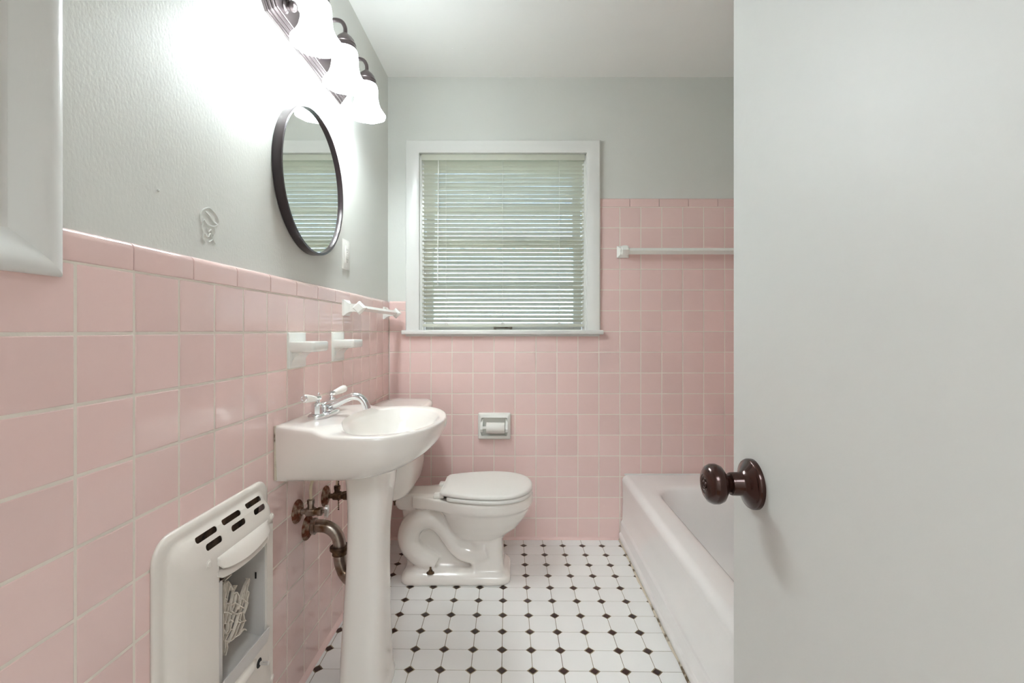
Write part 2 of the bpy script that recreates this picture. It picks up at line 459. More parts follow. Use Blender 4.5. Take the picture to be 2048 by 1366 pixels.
# venetian blind -------------------------------------------------------
bx0, bx1 = -.496, .3525
blind = thing('venetian_blind', (-.072, YB+.02, 1.11), 'ivory venetian blind with tilted narrow slats filling the white window', 'blind')
by = YB+.020
bm = B(); box(bm, bx0-.004, bx1+.002, by-.016, by+.012, 1.979, 2.010, .002); obj('headrail', bm, M_slat, blind)
bm = B()
phi = R(34.5); c, s = math.cos(phi), math.sin(phi)
rs = random.Random(3)
nsl = 39; zt, zb = 1.966, 1.140
for k in range(nsl):
    z = zt + (zb-zt)*k/(nsl-1); dphi = rs.uniform(-.04, .04)
    if k in (11,): dphi += .25
    cc, ss = math.cos(phi+dphi), math.sin(phi+dphi)
    w = .0125; sk = rs.uniform(-.0008, .0008)
    rings = []
    for x in (bx0, bx0+.2, bx0+.42, bx0+.64, bx1-.002):
        dz = rs.uniform(-.0004, .0004) + sk*(x-bx0-.42)/.42
        top = []; bot = []
        for i in range(5):
            t = -1 + .5*i; crown = .0022*(1-t*t)
            # t=-1: room edge, up; t=+1: window edge, down
            yy, zz = t*w*cc + crown*ss, -t*w*ss + crown*cc
            top.append(V(x, by+yy-.002, z+zz+dz)); bot.append(V(x, by+yy-.0003-.002, z+zz-.0004+dz))
        rings.append(top + bot[::-1])
    loft(bm, rings)
obj('slats', bm, M_slat, blind, sharp=50)
bm = B(); box(bm, bx0+.001, bx1-.003, by-.013, by+.011, 1.108, 1.1225, .003); 
obj('bottom_rail', bm, M_slat, blind)
for px in (892.7, 1005.5, 1118):
    x = (px-1034)/942*by
    bm = B()
    for yy in (by-.0145, by+.0115): tube(bm, [(x, yy, 1.98), (x+.001, yy, 1.55), (x, yy, 1.115)], .0007, 6)
    for k in range(nsl): 
        z = zt + (zb-zt)*k/(nsl-1); tube(bm, [(x+.0006, by-.0145, z+.006), (x+.0006, by+.0115, z-.009)], .0005, 5)
    obj('ladder_cord', bm, M_plastic, blind)
    bm = B(); box(bm, x-.008, x+.008, by-.015, by-.011, 1.119, 1.130, .002); obj('cord_button', bm, M_plastic, blind)
bm = B(); xw = (877-1034)/942*(by-.02)
lathe(bm, [(.0022, 0), (.0026, .01), (.0026, .64), (.0015, .65)], (xw-.004, by-.022, 1.322), (.006, 0, 1), 8)
tube(bm, spline([(xw, by-.022, 1.972), (xw, by-.024, 1.980), (xw, by-.017, 1.984)], 4), .0012, 6)
obj('tilt_wand', bm, M_plastic, blind)

# ------------------------------------------------------------------ open door
door = bpy.data.objects.new('door_1', None); COL.objects.link(door); door.location = (.34, YF, 0); struct(door)
bm = B(); box(bm, .3215, .357, YF+.005, .700, .012, 2.03, .0015, 2)
obj('door_slab', bm, M_door, door)
ky, kz = .641, .8798
bm = B()
lathe(bm, [(.0335, 0), (.0335, .005), (.032, .0075), (.0305, .0078), (.029, .009), (.022, .013), (.0165, .017), (.0155, .019), (.0153, .030), (.0147, .0315),
           (.012, .032), (.0115, .0315)], (.3215, ky, kz), (-1, 0, 0), 48)
ros = obj('rosette', bm, M_knob, door, sharp=50)
bm = B()
lathe(bm, [(.0105, .030), (.0105, .036), (.012, .038), (.0185, .0405), (.0245, .045), (.0268, .051), (.0265, .057), (.024, .062), (.019, .0655), (.013, .067),
           (.0122, .0664), (.0115, .0664), (.011, .0669), (.0098, .0669), (.0092, .0655), (.0085, .0652), (.0060, .0652), (.0055, .067), (.0035, .0675), (.0030, .0665), (0, .0665)],
      (.3215, ky, kz), (-1, 0, 0), 48)
obj('door_knob', bm, M_knob, door, sharp=50)

# ------------------------------------------------------------------ cabinet on the left wall, at the photo's edge
cy0, cy1, cz0, cz1 = .16, .6865, 1.1665, 2.0
cab = thing('wall_cabinet', (XL, .43, cz0), 'white built-in wall cabinet with mitred trim, cut off by the left edge of the photo', 'cabinet')
bm = B()
prof_k = [(0, -.007), (0, .003), (.0008, .006), (.003, .0088), (.007, .0105), (.013, .0113), (.021, .0108), (.030, .0088), (.040, .0054), (.050, .001), (.058, -.003), (.064, -.0065)]
def kp(t, h, w):
    y0, y1, z0, z1 = cy0+t, cy1-t, cz0+t*.93, cz1-t
    return {'bl': V(XL+h, y0, z0), 'br': V(XL+h, y1, z0), 'tr': V(XL+h, y1, z1), 'tl': V(XL+h, y0, z1)}[w]
for w0, w1 in (('bl', 'br'), ('br', 'tr'), ('tr', 'tl'), ('tl', 'bl')):
    loft(bm, [[kp(t, h, w) for t, h in prof_k] for w in (w0, w1)], False, False, closed=False)
obj('casing', bm, M_trim, cab, sharp=35)
bm = B(); box(bm, XL-.0079, XL-.0055, cy0+.062, cy1-.064, cz0+.058, cz1-.062)
obj('inner_frame', bm, M_trim, cab, smooth=False)
bm = B(); box(bm, XL-.0056, XL+.002, cy0+.075, .607, cz0+.083, cz1-.08, .0025)
cd = obj('cabinet_door', bm, M_trim, cab)
bm = B(); lathe(bm, [(.006, 0), (.006, .008), (.013, .014), (.012, .022), (.004, .026)], (XL+.002, .27, 1.45), (1, 0, 0), 20)
obj('cabinet_knob', bm, M_chrome, cd)

# ------------------------------------------------------------------ vanity light
ly0, ly1, lz0, lz1 = 1.228, 1.818, 1.944, 2.054
XW = XL-TD-.002                        # painted face
lamp = thing('vanity_light', (XW, 1.523, 2.0), 'dark bronze vanity light with three glowing white bell shades above the round mirror', 'light fixture')
def octo(ins):
    ch = .034 - ins*.45; a0, a1, b0, b1 = ly0+ins, ly1-ins, lz0+ins, lz1-ins
    return [(a0+ch, b0), (a1-ch, b0), (a1, b0+ch), (a1, b1-ch), (a1-ch, b1), (a0+ch, b1), (a0, b1-ch), (a0, b0+ch)]
bm = B()
rings = []
for ins, h in ((0, 0), (0, .007), (.001, .009), (.0065, .010), (.0065, .015), (.0075, .0165), (.013, .0175), (.013, .022), (.014, .0235), (.0195, .0245), (.0195, .028), (.021, .0295)):
    rings.append([V(XW+h, a, b) for a, b in octo(ins)])
loft(bm, rings)
obj('back_plate', bm, M_bronze, lamp, sharp=25)
LY = (1.315, 1.534, 1.753); LX = -.56
bell = [(.0300, .119), (.0345, .117), (.0385, .110), (.0405, .100), (.0410, .088), (.0412, .075), (.0425, .060), (.0455, .045), (.0510, .030), (.0590, .016), (.0660, .006), (.0690, 0)]
for y in LY:
    bm = B()
    pts = spline([(XW+.030, y, 2.0), (XW+.040, y, 2.012), (XW+.043, y, 2.04), (XW+.050, y, 2.075), (XW+.072, y, 2.098), (LX-.014, y, 2.096), (LX, y, 2.075), (LX, y, 2.045)], 6)
    tube(bm, pts, .0065, 12)
    lathe(bm, [(.008, .052), (.012, .048), (.021, .040), (.029, .030), (.0335, .018), (.0345, .016), (.0335, .014), (.036, .004), (.0365, 0), (.034, -.006), (.028, -.006)], (LX, y, 2.004), (0, 0, 1), 28)
    arm = obj('lamp_arm', bm, M_bronze, lamp, sharp=35)
    bm = B()
    lathe(bm, [(.017, 0), (.017, .003), (.013, .006), (.008, .008), (.008, .012), (.0125, .016), (.0145, .022), (.012, .029), (.006, .0325), (.0003, .0333)], (XW+.029, y-.001, 1.992), (1, 0, 0), 20)
    obj('finial', bm, M_bronze, arm)
    bm = B()
    sc = lambda t, h: 1 + (.022*math.cos(8*t)*max(0, 1-h/.03) if h < .03 else 0)
    inner = [(r-.003, h) for r, h in bell[::-1]]
    lathe(bm, bell + inner, (LX, y, 1.888), (0, 0, 1), 64, cap=False, wob=sc)
    obj('lamp_shade', bm, M_shade, lamp)
    bm = B()
    lathe(bm, [(.010, .1), (.011, .085), (.016, .075), (.022, .055), (.022, .042), (.014, .026), (.0005, .022)], (LX, y, 1.888), (0, 0, 1), 20)
    obj('light_bulb', bm, M_shade, lamp)
    ld = bpy.data.lights.new('vanity_bulb', 'POINT'); ld.energy = 1.0; ld.shadow_soft_size = .024; ld.color = (.85, .945, 1)
    lo = bpy.data.objects.new('vanity_bulb', ld); COL.objects.link(lo); lo.location = (LX, y, 1.898)

# ------------------------------------------------------------------ round mirror
mc = V(XW, 1.527, 1.566); mr = .232
mir = thing('round_mirror', mc, 'round mirror with a thin dark brown frame on the grey wall above the sink', 'mirror')
bm = B()
lathe(bm, [(mr-.02, .002), (mr, .002), (mr, .026), (mr-.0012, .028), (mr-.007, .0285), (mr-.009, .027), (mr-.0095, .018), (mr-.02, .017)], mc, (1, 0, 0), 128)
obj('mirror_frame', bm, M_mframe, mir, sharp=35)
bm = B(); lathe(bm, [(mr-.0095, .016), (mr-.0095, .019), (.0001, .0192)], mc, (1, 0, 0), 128, cap=True)
g = obj('mirror_glass', bm, M_mirror, mir, smooth=False)

# ------------------------------------------------------------------ outlet
oy, oz = 1.853, 1.386
out = thing('wall_outlet', (XW, oy, oz), 'white outlet cover plate on grey wall between mirror and window', 'outlet')
bm = B(); box(bm, XW, XW+.006, oy-.036, oy+.036, oz-.058, oz+.058, .0025); obj('cover_plate', bm, M_plastic, out)
bm = B(); box(bm, XW+.004, XW+.0085, oy-.0165, oy+.0165, oz-.034, oz+.034, .001)
rc = obj('receptacle', bm, M_plastic, out)
for dz in (-.019, .019):
    for dy in (-.006, .006):
        bm = B(); box(bm, XW+.0083, XW+.0087, oy+dy-.001, oy+dy+.001, dz+oz-.004, dz+oz+.004); obj('slot', bm, M_dark, rc, smooth=False)
    bm = B(); lathe(bm, [(.0022, 0), (.0022, .0003)], (XW+.0084, oy, oz+dz-.009), (1, 0, 0), 10); obj('ground_hole', bm, M_dark, rc, smooth=False)
for dz in (-.004, .004):
    bm = B(); box(bm, XW+.008, XW+.0105, oy-.008, oy+.008, oz+dz-.003, oz+dz+.003, .0008); obj('test_button', bm, M_plastic, rc)
for dz in (-.047, .047):
    bm = B(); lathe(bm, [(.003, 0), (.003, .001), (.0005, .0015)], (XW+.006, oy, oz+dz), (1, 0, 0), 12); obj('screw', bm, M_plastic, out)

# ------------------------------------------------------------------ soap holders in the left wall tiling
def soap(y, label):
    t = thing('soap_holder', (XL, y+P/2, Z0-PV), label, 'soap holder', 'ceramic holders on the left wall')
    z0, z1 = Z0-PV+.001, Z0-.001; y0, y1 = y+.001, y+P-.001
    bm = B(); box(bm, XL-.005, XL+.006, y0, y1, z0, z1, .003, 3)
    obj('mounting_plate', bm, M_fix, t)
    bm = B()
    # tray with rounded front corners and raised lip
    f = [(XL+.004, y0), (XL+.004, y1)]
    def shape(d, ins): 
        r = rrect(XL-.02, XL+d-ins, y0+ins, y1-ins, .010, 5); return [(max(x, XL+.003), yy) for x, yy in r]
    zt_, zb_ = 1.0555, 1.0255
    rings = [[V(x, yy, zz) for x, yy in shape(.078, i)] for i, zz in ((.004, zb_), (.001, zb_+.003), (0, zb_+.008), (0, zt_-.004), (.0015, zt_-.001), (.004, zt_), (.008, zt_-.001), (.010, zt_-.009), (.03, zt_-.011))]
    loft(bm, rings)
    obj('tray', bm, M_fix, t)
    bm = B()
    pr = [(XL+.003, z0+.006)] + [(XL+.004+.040*(1-math.cos(R(a)))+.002, z0+.008+.042*math.sin(R(a))) for a in (0, 20, 40, 60, 80, 90)] + [(XL+.003, zb_+.003)]
    loft(bm, [[V(x, yy, zz) for x, zz in pr] for yy in (y0+.012, y1-.012)])
    obj('bracket', bm, M_fix, t, sharp=30)
    return t
soap(soap_cells[0][0], 'white ceramic soap holder on pink tiles, the nearer one, left of the faucet top')
soap(soap_cells[1][0], 'white ceramic soap holder on pink tiles, the farther one, right below the towel bar bracket')

# ------------------------------------------------------------------ towel bars
def diamond_post(bm, base, n, u, L, plate=.034, end=.024):
    """square wall plate tapering to a neck, then a diamond-set square end block; n outward, u along the bar"""
    n = Vector(n); u = Vector(u); w = n.cross(u)
    def sq(h, s, rot):
        out = []
        for k in range(4):
            a = PI/4 + PI/2*k + rot
            out.append(Vector(base) + n*h + (u*math.cos(a) + w*math.sin(a))*s*1.414)
        return out
    loft(bm, [sq(h, s, 0) for h, s in ((-.001, plate*.96), (.004, plate), (.008, plate*.98), (.014, plate*.72), (.024, plate*.5), (L-.018, plate*.48), (L-.006, plate*.52))])
    # end block: square rotated 45 deg about the bar axis, faces pointing along u
    c = Vector(base) + n*L
    def dm(h, s): return [c + u*h + n*s*math.cos(PI/2*k)*1.25 + w*s*math.sin(PI/2*k)*1.25 for k in range(4)]
    loft(bm, [dm(h, s) for h, s in ((-.019, end*.72), (-.015, end*.92), (-.008, end), (.008, end), (.015, end*.92), (.019, end*.72))])
tb = thing('towel_bar', (XL, 2.1, 1.178), 'short white ceramic towel bar on the left pink wall beside the window', 'towel bar')
for y in (1.828, 2.375):
    bm = B(); diamond_post(bm, (XL, y, 1.176), (1, 0, 0), (0, 1, 0), .058, .031, .021); obj('bracket', bm, M_fix, tb, sharp=25)
bm = B()
c0 = V(XL+.058, 1.835, 1.176)
loft(bm, [[V(XL+.058+.0115*math.cos(PI/2*k), y, 1.176+.0115*math.sin(PI/2*k)) for k in range(4)] for y in (1.84, 2.365)])
obj('bar', bm, M_fix, tb, sharp=25)
tb2 = thing('towel_bar', (.85, YB, 1.496), 'long white towel bar on the high pink tiled wall above the bathtub', 'towel bar')
for x in (.551, 1.18):
    bm = B(); diamond_post(bm, (x, YB, 1.4975), (0, -1, 0), (1, 0, 0), .052, .031, .021); obj('bracket', bm, M_fix, tb2, sharp=25)
bm = B()
loft(bm, [[V(x, YB-.052+.0165*math.cos(PI/2*k), 1.494+.0165*math.sin(PI/2*k)) for k in range(4)] for x in (.562, 1.17)])
obj('bar', bm, M_fix, tb2, sharp=25)

# ------------------------------------------------------------------ toilet paper holder
x0, x1, z0, z1 = TPC
x0 += .002; x1 -= .002
tp = thing('toilet_paper_holder', ((x0+x1)/2, YB, z0), 'white ceramic paper holder with empty roller on pink back wall beside toilet', 'toilet paper holder')
bm = B()
yo = YB-.030
oc = rrect(x0, x1, z0, z1, .006, 3)
oc2 = rrect(x0+.005, x1-.005, z0+.005, z1-.005, .005, 3)
ic = rrect(x0+.017, x1-.017, z0+.019, z1-.022, .006, 3)
ib = rrect(x0+.024, x1-.024, z0+.025, z1-.028, .008, 3)
loft(bm, [[V(a, y, b) for a, b in r] for r, y in ((oc, YB+.001), (oc, yo+.012), (oc2, yo+.004), (ic, yo), (ic, yo+.004), (ib, YB-.003))], False, True)
obj('recess_frame', bm, M_fix, tp, sharp=40)
bm = B()
for xx, s in ((x0+.020, 1), (x1-.020, -1)):
    bm = B()
    pr = [(YB-.004, z0+.028), (yo-.004, z0+.036), (yo-.018, z0+.044), (yo-.024, z0+.058), (yo-.020, z0+.070), (yo-.004, z0+.088), (YB-.004, z0+.104)]
    loft(bm, [[V(xx+d, y, z) for y, z in pr] for d in (-.006, .006)])
    obj('roller_arm', bm, M_fix, tp, sharp=30)
bm = B()
zr = z0+.063; yr = yo-.008
lathe(bm, [(.004, 0), (.0085, .002), (.0085, .022), (.027, .0225), (.028, .024), (.028, .115), (.027, .1165), (.010, .117), (.010, .119)], (x0+.022, yr, zr), (1, 0, 0), 24)
obj('roller', bm, M_plastic, tp, sharp=40)

# ------------------------------------------------------------------ pedestal sink
SY = 1.450
sink = thing('pedestal_sink', (-.46, SY, 0), 'white porcelain pedestal sink standing against the pink tiled left wall', 'sink')
half_top = [(0, .155), (.06, .188), (.127, .221), (.2, .249), (.27, .262), (.33, .254), (.38, .216), (.415, .162), (.435, .10), (.4455, .04), (.447, 0)]
half_bot = [(0, .148), (.05, .149), (.10, .147), (.15, .140), (.19, .127), (.215, .110), (.235, .090), (.247, .067), (.254, .045), (.257, .02), (.258, 0)]
def dense(half):
    pts = [V(a, b, 0) for a, b in half] + [V(a, -b, 0) for a, b in half[-2::-1]]
    return spline(pts, 8)
def resample(poly, cen, angs):
    """where rays from cen leave the closed outline"""
    out = []
    n = len(poly)
    for t in angs:
        d = V(math.cos(t), math.sin(t), 0); best = None
        for i in range(n):
            p, q_ = poly[i]-cen, poly[(i+1) % n]-cen; e = q_-p
            den = d.x*e.y - d.y*e.x
            if abs(den) < 1e-12: continue
            s = (p.x*e.y - p.y*e.x)/den; k = (p.x*d.y - p.y*d.x)/den
            if s > 0 and -1e-6 <= k <= 1+1e-6: best = s if best is None else max(best, s)
        out.append(cen + d*best)
    return out
NA = 120
angs = [2*PI*i/NA for i in range(NA)]
# add the exact wall corners to the fan
cen = V(.22, 0, 0)
ca = math.atan2(.155, -.22)
angs = sorted([a for a in angs if abs(a-ca) > .02 and abs(a-(2*PI-ca)) > .02] + [ca, 2*PI-ca])
topo = resample(dense(half_top), cen, angs)
cenb = V(.125, 0, 0)
bot = resample(dense(half_bot), cenb, [math.atan2(.148*math.sin(a)/.155*1.0, math.cos(a)) if False else a for a in angs])
# match corners of the bottom outline to the same indices
cab_ = math.atan2(.148, -.125)
def warp(a):
    s = 1 if a <= PI else -1; t = a if a <= PI else 2*PI-a
    w = t/ca*cab_ if t <= ca else cab_ + (t-ca)/(PI-ca)*(PI-cab_)
    return w if s > 0 else 2*PI-w
bot = resample(dense(half_bot), cenb, [warp(a) for a in angs])
def zrim(d): 
    t = min(max((d-.118)/.06, 0), 1); t = t*t*(3-2*t); return .831 - .013*t
def W(p, z): return V(XL+.0005+p.x, SY+p.y, z)
oval_c = V(.272, 0, 0)
oval = []
for p in topo:
    t = math.atan2(p.y, p.x-.272)
    ex = 2.1
    ct, st = math.cos(t), math.sin(t)
    a = .150 if ct > 0 else .118; b = .214
    r = (abs(ct/a)**ex + abs(st/b)**ex)**(-1/ex)
    oval.append(oval_c + V(ct, st, 0)*r)
rings = []
zb = .672
pw = 1.75
for k in range(13):
    uu = 1 - k/12*.92   # from bottom up
    b = 1-(1-uu**pw)**(1/pw)
    rings.append([W(t_.lerp(b_, b), .806*(1-uu)+zb*uu + (.0)) for t_, b_ in zip(topo, bot)])
def inset(f, dz): return [W(t_.lerp(o_, f), zrim(t_.x)+dz) for t_, o_ in zip(topo, oval)]
rings[-1] = [W(t_, zrim(t_.x)-.022) for t_ in topo]
rings.append([W(t_, zrim(t_.x)-.010) for t_ in topo])
for f, dz in ((.03, -.0045), (.09, -.0015), (.18, -.0004), (.32, 0), (.55, -.0006), (.8, -.0018), (1, -.004)): rings.append(inset(f, dz))
for sc_, dz in ((.985, -.0075), (.96, -.012), (.91, -.023), (.84, -.041), (.75, -.064), (.63, -.088), (.48, -.108), (.3, -.121), (.12, -.128)):
    rings.append([W(oval_c + (o_-oval_c)*sc_, .818+dz) for o_ in oval])
bm = B(); loft(bm, rings)
obj('basin', bm, M_porc, sink, sharp=50)
bm = B()
lathe(bm, [(.021, 0), (.021, .002), (.017, .003), (.012, .001), (0, .001)], (XL+.272, SY, .6895), (0, 0, 1), 24)
obj('drain', bm, M_chrome, sink)
# pedestal
bm = B()
rings = []
for z, cx_, hx, hy in ((0, -.461, .074, .1), (.012, -.461, .074, .1), (.028, -.461, .070, .094), (.05, -.461, .068, .092), (.12, -.461, .0655, .088), (.25, -.4595, .060, .08), (.38, -.456, .0555, .076), (.48, -.4535, .0545, .076),
                       (.56, -.449, .0575, .082), (.62, -.446, .062, .09), (.66, -.444, .066, .097), (.672, -.443, .068, .098)):
    ring = []
    for i in range(48):
        t = 2*PI*i/48; ex = 2/3.6
        ct, st = math.cos(t), math.sin(t)
        ring.append(V(cx_ + hx*math.copysign(abs(ct)**ex, ct) if not (ct < 0 and abs(st)**ex*hy < .052 and z < .655) else cx_+.022, SY + hy*math.copysign(abs(st)**ex, st), z))
    rings.append(ring)
loft(bm, rings)
obj('pedestal', bm, M_porc, sink, sharp=60)
bm = B()
loft(bm, [[V(XL+.001+a, SY+s*.1535+b, z) for a, b in ((0, -.004), (.005, -.004), (.005, .004), (0, .004))] for s in (-1,) for z in (.676, .826)])
obj('caulk_line', bm, M_caulk, sink)

# ------------------------------------------------------------------ faucet
FX, FY, FZ = -.588, 1.440, .8312
fa = thing('faucet', (FX, FY, FZ), 'chrome centreset faucet with white lever handles on the sink deck', 'faucet')
bm = B()
def plate(ins, z):
    out = []
    for i in range(48):
        t = 2*PI*i/48; ct, st = math.cos(t), math.sin(t); ex = 2/2.7
        out.append(V(FX+(.030-ins)*math.copysign(abs(ct)**ex, ct), FY+(.083-ins)*math.copysign(abs(st)**ex, st), z))
    return out
loft(bm, [plate(0, FZ-.0004), plate(0, FZ+.007), plate(.002, FZ+.0095), plate(.008, FZ+.013), plate(.012, FZ+.014)])
obj('base_plate', bm, M_chrome, fa, sharp=30)
bm = B()
lathe(bm, [(.020, .012), (.020, .022), (.019, .028), (.015, .036), (.010, .040)], (FX, FY, FZ), (0, 0, 1), 24)
pts = spline([(FX, FY, FZ+.025), (FX+.030, FY, FZ+.033), (FX+.062, FY, FZ+.048), (FX+.088, FY, FZ+.0565), (FX+.108, FY, FZ+.053), (FX+.121, FY, FZ+.040), (FX+.127, FY, FZ+.026)], 6)
tube(bm, pts, [.016, .0135, .0115, .011, .011, .0112, .0115], 20)
lathe(bm, [(.0118, 0), (.0118, .012), (.009, .013)], (FX+.1265, FY, FZ+.030), (.25, 0, -1), 20)
obj('spout', bm, M_chrome, fa, sharp=45)
for s in (-1, 1):
    hy = FY + s*.0535
    bm = B()
    lathe(bm, [(.019, .010), (.0175, .014), (.0175, .036)], (FX, hy, FZ), (0, 0, 1), 8)
    lathe(bm, [(.0168, .0355), (.0155, .040), (.010, .044), (.007, .047), (.007, .052), (.0115, .055), (.0125, .060), (.010, .065), (.0005, .067)], (FX, hy, FZ), (0, 0, 1), 24)
    h = obj('faucet_handle', bm, M_chrome, fa, sharp=35)
    bm = B()
    d = V(-.22 if s < 0 else .42, s*1., .16 if s < 0 else .22).normalized()
    st = V(FX, hy, FZ+.056) + d*.008
    lathe(bm, [(.0065, 0), (.0085, .004), (.0098, .016), (.0115, .034), (.0122, .044), (.0112, .051)] + ([(.007, .055), (.0005, .0565)] if s > 0 else [(.0100, .053), (.0005, .053)]), st, d, 20)
    obj('porcelain_lever', bm, M_porc, h)
    if s < 0:
        bm = B(); lathe(bm, [(.0105, .0505), (.0112, .053), (.0095, .0565), (.006, .0565), (.005, .055), (.0005, .055)], st, d, 20); obj('end_cap', bm, M_chrome, h, sharp=30)
bm = B(); tube(bm, [(FX-.017, FY-.004, FZ+.01), (FX-.017, FY-.004, FZ+.062)], .0025, 8); lathe(bm, [(.0045, .060), (.005, .063), (.003, .068)], (FX-.017, FY-.004, FZ), (0, 0, 1), 12)
obj('lift_knob', bm, M_chrome, fa)

# ------------------------------------------------------------------ plumbing under the sink
def supply(y, z, label, m_body, m_esc, xt, dy=.014):
    t = thing('supply_valve', (XL, y, z), label, 'valve', 'supply valves under the sink')
    bm = B(); lathe(bm, [(.035, -.001), (.0352, .002), (.032, .006), (.026, .008), (.0135, .009), (.012, .014)], (XL, y, z), (1, 0, 0), 28)
    obj('escutcheon', bm, m_esc, t, sharp=40)
    bm = B()
    lathe(bm, [(.0085, .01), (.0085, .028), (.0125, .029), (.0135, .032), (.0135, .052), (.0125, .055), (.0105, .056), (.0105, .064), (.013, .065), (.013, .076), (.0045, .078), (.0045, .088)], (XL, y, z), (1, 0, 0), 16)
    lathe(bm, [(.010, .0), (.010, .018), (.0115, .0185), (.0115, .030), (.006, .032)], (XL+.042, y, z+.006), (0, 0, 1), 8)
    obj('valve_body', bm, m_body, t, sharp=30)
    bm = B()
    e = []
    for i in range(24):
        a = 2*PI*i/24; e.append((.0085*math.cos(a), .022*math.sin(a)))
    ang = .5
    loft(bm, [[V(XL+.086+h, y+a*math.cos(ang)+b*math.sin(ang)*.5, z+b*math.cos(ang)*.95-a*math.sin(ang)) for a, b in e] for h in (0, .008)])
    obj('oval_handle', bm, M_chrome, t, sharp=40)
    bm = B(); tube(bm, spline([(XL+.042, y, z+.034), (XL+.043, y, z+.08), (xt, y+dy*.8, z+.12), (xt, y+dy, .668)], 6), .0048, 10)
    obj('riser_tube', bm, M_cream, t)
    return t
supply(1.430, .539, 'tarnished shutoff valve with rusty wall flange under the sink, the nearer one', M_pipe, M_rust, XL+.055)
supply(1.640, .512, 'dark corroded shutoff valve under the sink, half hidden by the pedestal', M_dpipe, M_rust, XL+.05, -.045)
trap = thing('drain_trap', (XL, 1.498, .462), 'tarnished metal drain trap curving from the pink wall behind the pedestal', 'pipe')
bm = B(); lathe(bm, [(.038, -.001), (.0385, .003), (.034, .007), (.028, .009), (.024, .012), (.023, .016)], (XL, 1.498, .462), (1, 0, 0), 32)
obj('escutcheon', bm, M_rust, trap, sharp=40)
bm = B()
tube(bm, spline([(XL+.005, 1.498, .466), (XL+.045, 1.498, .467), (XL+.071, 1.498, .461), (XL+.092, 1.498, .443), (XL+.103, 1.498, .415), (XL+.104, 1.498, .380), (XL+.108, 1.496, .350), (XL+.124, 1.490, .318), (XL+.155, 1.475, .303), (XL+.185, 1.460, .318), (XL+.195, 1.452, .36), (XL+.195, 1.450, .50)], 6), .0195, 20)
obj('trap_pipe', bm, M_pipe, trap)
bm = B(); lathe(bm, [(.0225, 0), (.0255, .002), (.0255, .012), (.0225, .014)], (XL+.017, 1.498, .466), (1, 0, 0), 10)
obj('wall_nut', bm, M_pipe, trap, sharp=30)
bm = B(); lathe(bm, [(.021, -.012), (.0225, -.011), (.0225, .004), (.0295, .005), (.0300, .008), (.0300, .014), (.0285, .016), (.02, .017)], (XL+.1038, 1.498, .388), (0, 0, 1), 24)
obj('slip_nut', bm, M_dpipe, trap, sharp=30)
ch = B()
for k in range(24):
    z = .668 - k*.0068
    lathe(ch, [(.0004, -.0028), (.0024, -.0015), (.0026, 0), (.0024, .0015), (.0004, .0028)], (XL+.092, 1.52, z), (0, 0, 1), 8)
tube(ch, [(XL+.092, 1.52, .6715), (XL+.092, 1.52, .51)], .0008, 5)
tag(obj('bead_chain', ch, M_dpipe, origin=(XL+.092, 1.52, .67)), 'dark bead chain hanging under the sink basin by the shutoff valves', 'chain')
bm = B(); tube(bm, [(XL+.075, 1.50, .564), (XL+.125, 1.52, .570), (XL+.205, 1.50, .574)], .003, 8)
lathe(bm, [(.006, -.005), (.006, .005)], (XL+.100, 1.51, .567), (1, .3, .1), 8)
tag(obj('stopper_rod', bm, M_dpipe, origin=(XL+.125, 1.51, .57)), 'thin dark metal stopper rod running level behind the sink pedestal', 'rod')

# ------------------------------------------------------------------ toilet
TY = 2.12
toilet = thing('toilet', (-.25, TY, 0), 'white two-piece toilet with closed lid in the corner behind the sink', 'toilet')
bm = B()
def egg(x_back, x_front, hw, z, nexp=2.0, back_hw=None, n=64, xm=None):
    """plan outline: rounded front, blunter back"""
    xm = xm if xm is not None else (x_back+x_front)/2 + .0
    out = []
    for i in range(n):
        t = 2*PI*i/n; ct, st = math.cos(t), math.sin(t)
        if ct >= 0: x = xm + (x_front-xm)*ct; y = hw*st
        else:
            x = xm + (xm-x_back)*math.copysign(abs(ct)**(2/3.2), ct)
            bw_ = back_hw if back_hw is not None else hw
            kk = min(1, abs(ct)**1.1); y = math.copysign(abs(st)**(2/2.6), st)*(hw*(1-kk)+bw_*kk) 
        out.append(V(x, TY+y, z))
    return out
# rim and bowl hull
loft(bm, [egg(-.30, -.06, .070, .165, xm=-.13), egg(-.305, -.045, .095, .188, xm=-.13), egg(-.31, .004, .122, .222, xm=-.13), egg(-.32, .036, .146, .262, xm=-.12), egg(-.33, .054, .160, .295, xm=-.12),
          egg(-.36, .058, .166, .312, back_hw=.14, xm=-.115), egg(-.36, .067, .174, .318, back_hw=.14, xm=-.115), egg(-.36, .072, .178, .328, back_hw=.14, xm=-.115), egg(-.36, .072, .178, .358, back_hw=.14, xm=-.115), egg(-.36, .068, .174, .3655, back_hw=.14, xm=-.115)])
# deck behind the seat
dk = [(-.455, .080), (-.40, .090), (-.33, .118), (-.26, .150), (-.20, .165)]
poly = dk + [(a, -b) for a, b in dk[::-1]]
prism(bm, poly, lambda p_, h: V(p_[0], TY+p_[1], h), .316, .3655)
# front column
def col(x0_, x1_, hw, z, r=.03): return [V(a, b, z) for a, b in rrect(x0_, x1_, TY-hw, TY+hw, r, 5)]
loft(bm, [col(-.20, -.055, .098, .03), col(-.20, -.060, .088, .08), col(-.20, -.066, .080, .16), col(-.20, -.070, .076, .22)])
# spine and foot
loft(bm, [col(-.49, -.1, .045, .03), col(-.50, -.1, .04, .2), col(-.52, -.1, .045, .33)])
loft(bm, [col(-.505, -.028, .118, 0, .05), col(-.505, -.028, .118, .022, .05), col(-.500, -.033, .113, .034, .05), col(-.488, -.045, .098, .048, .045), col(-.47, -.06, .075, .056, .04)])
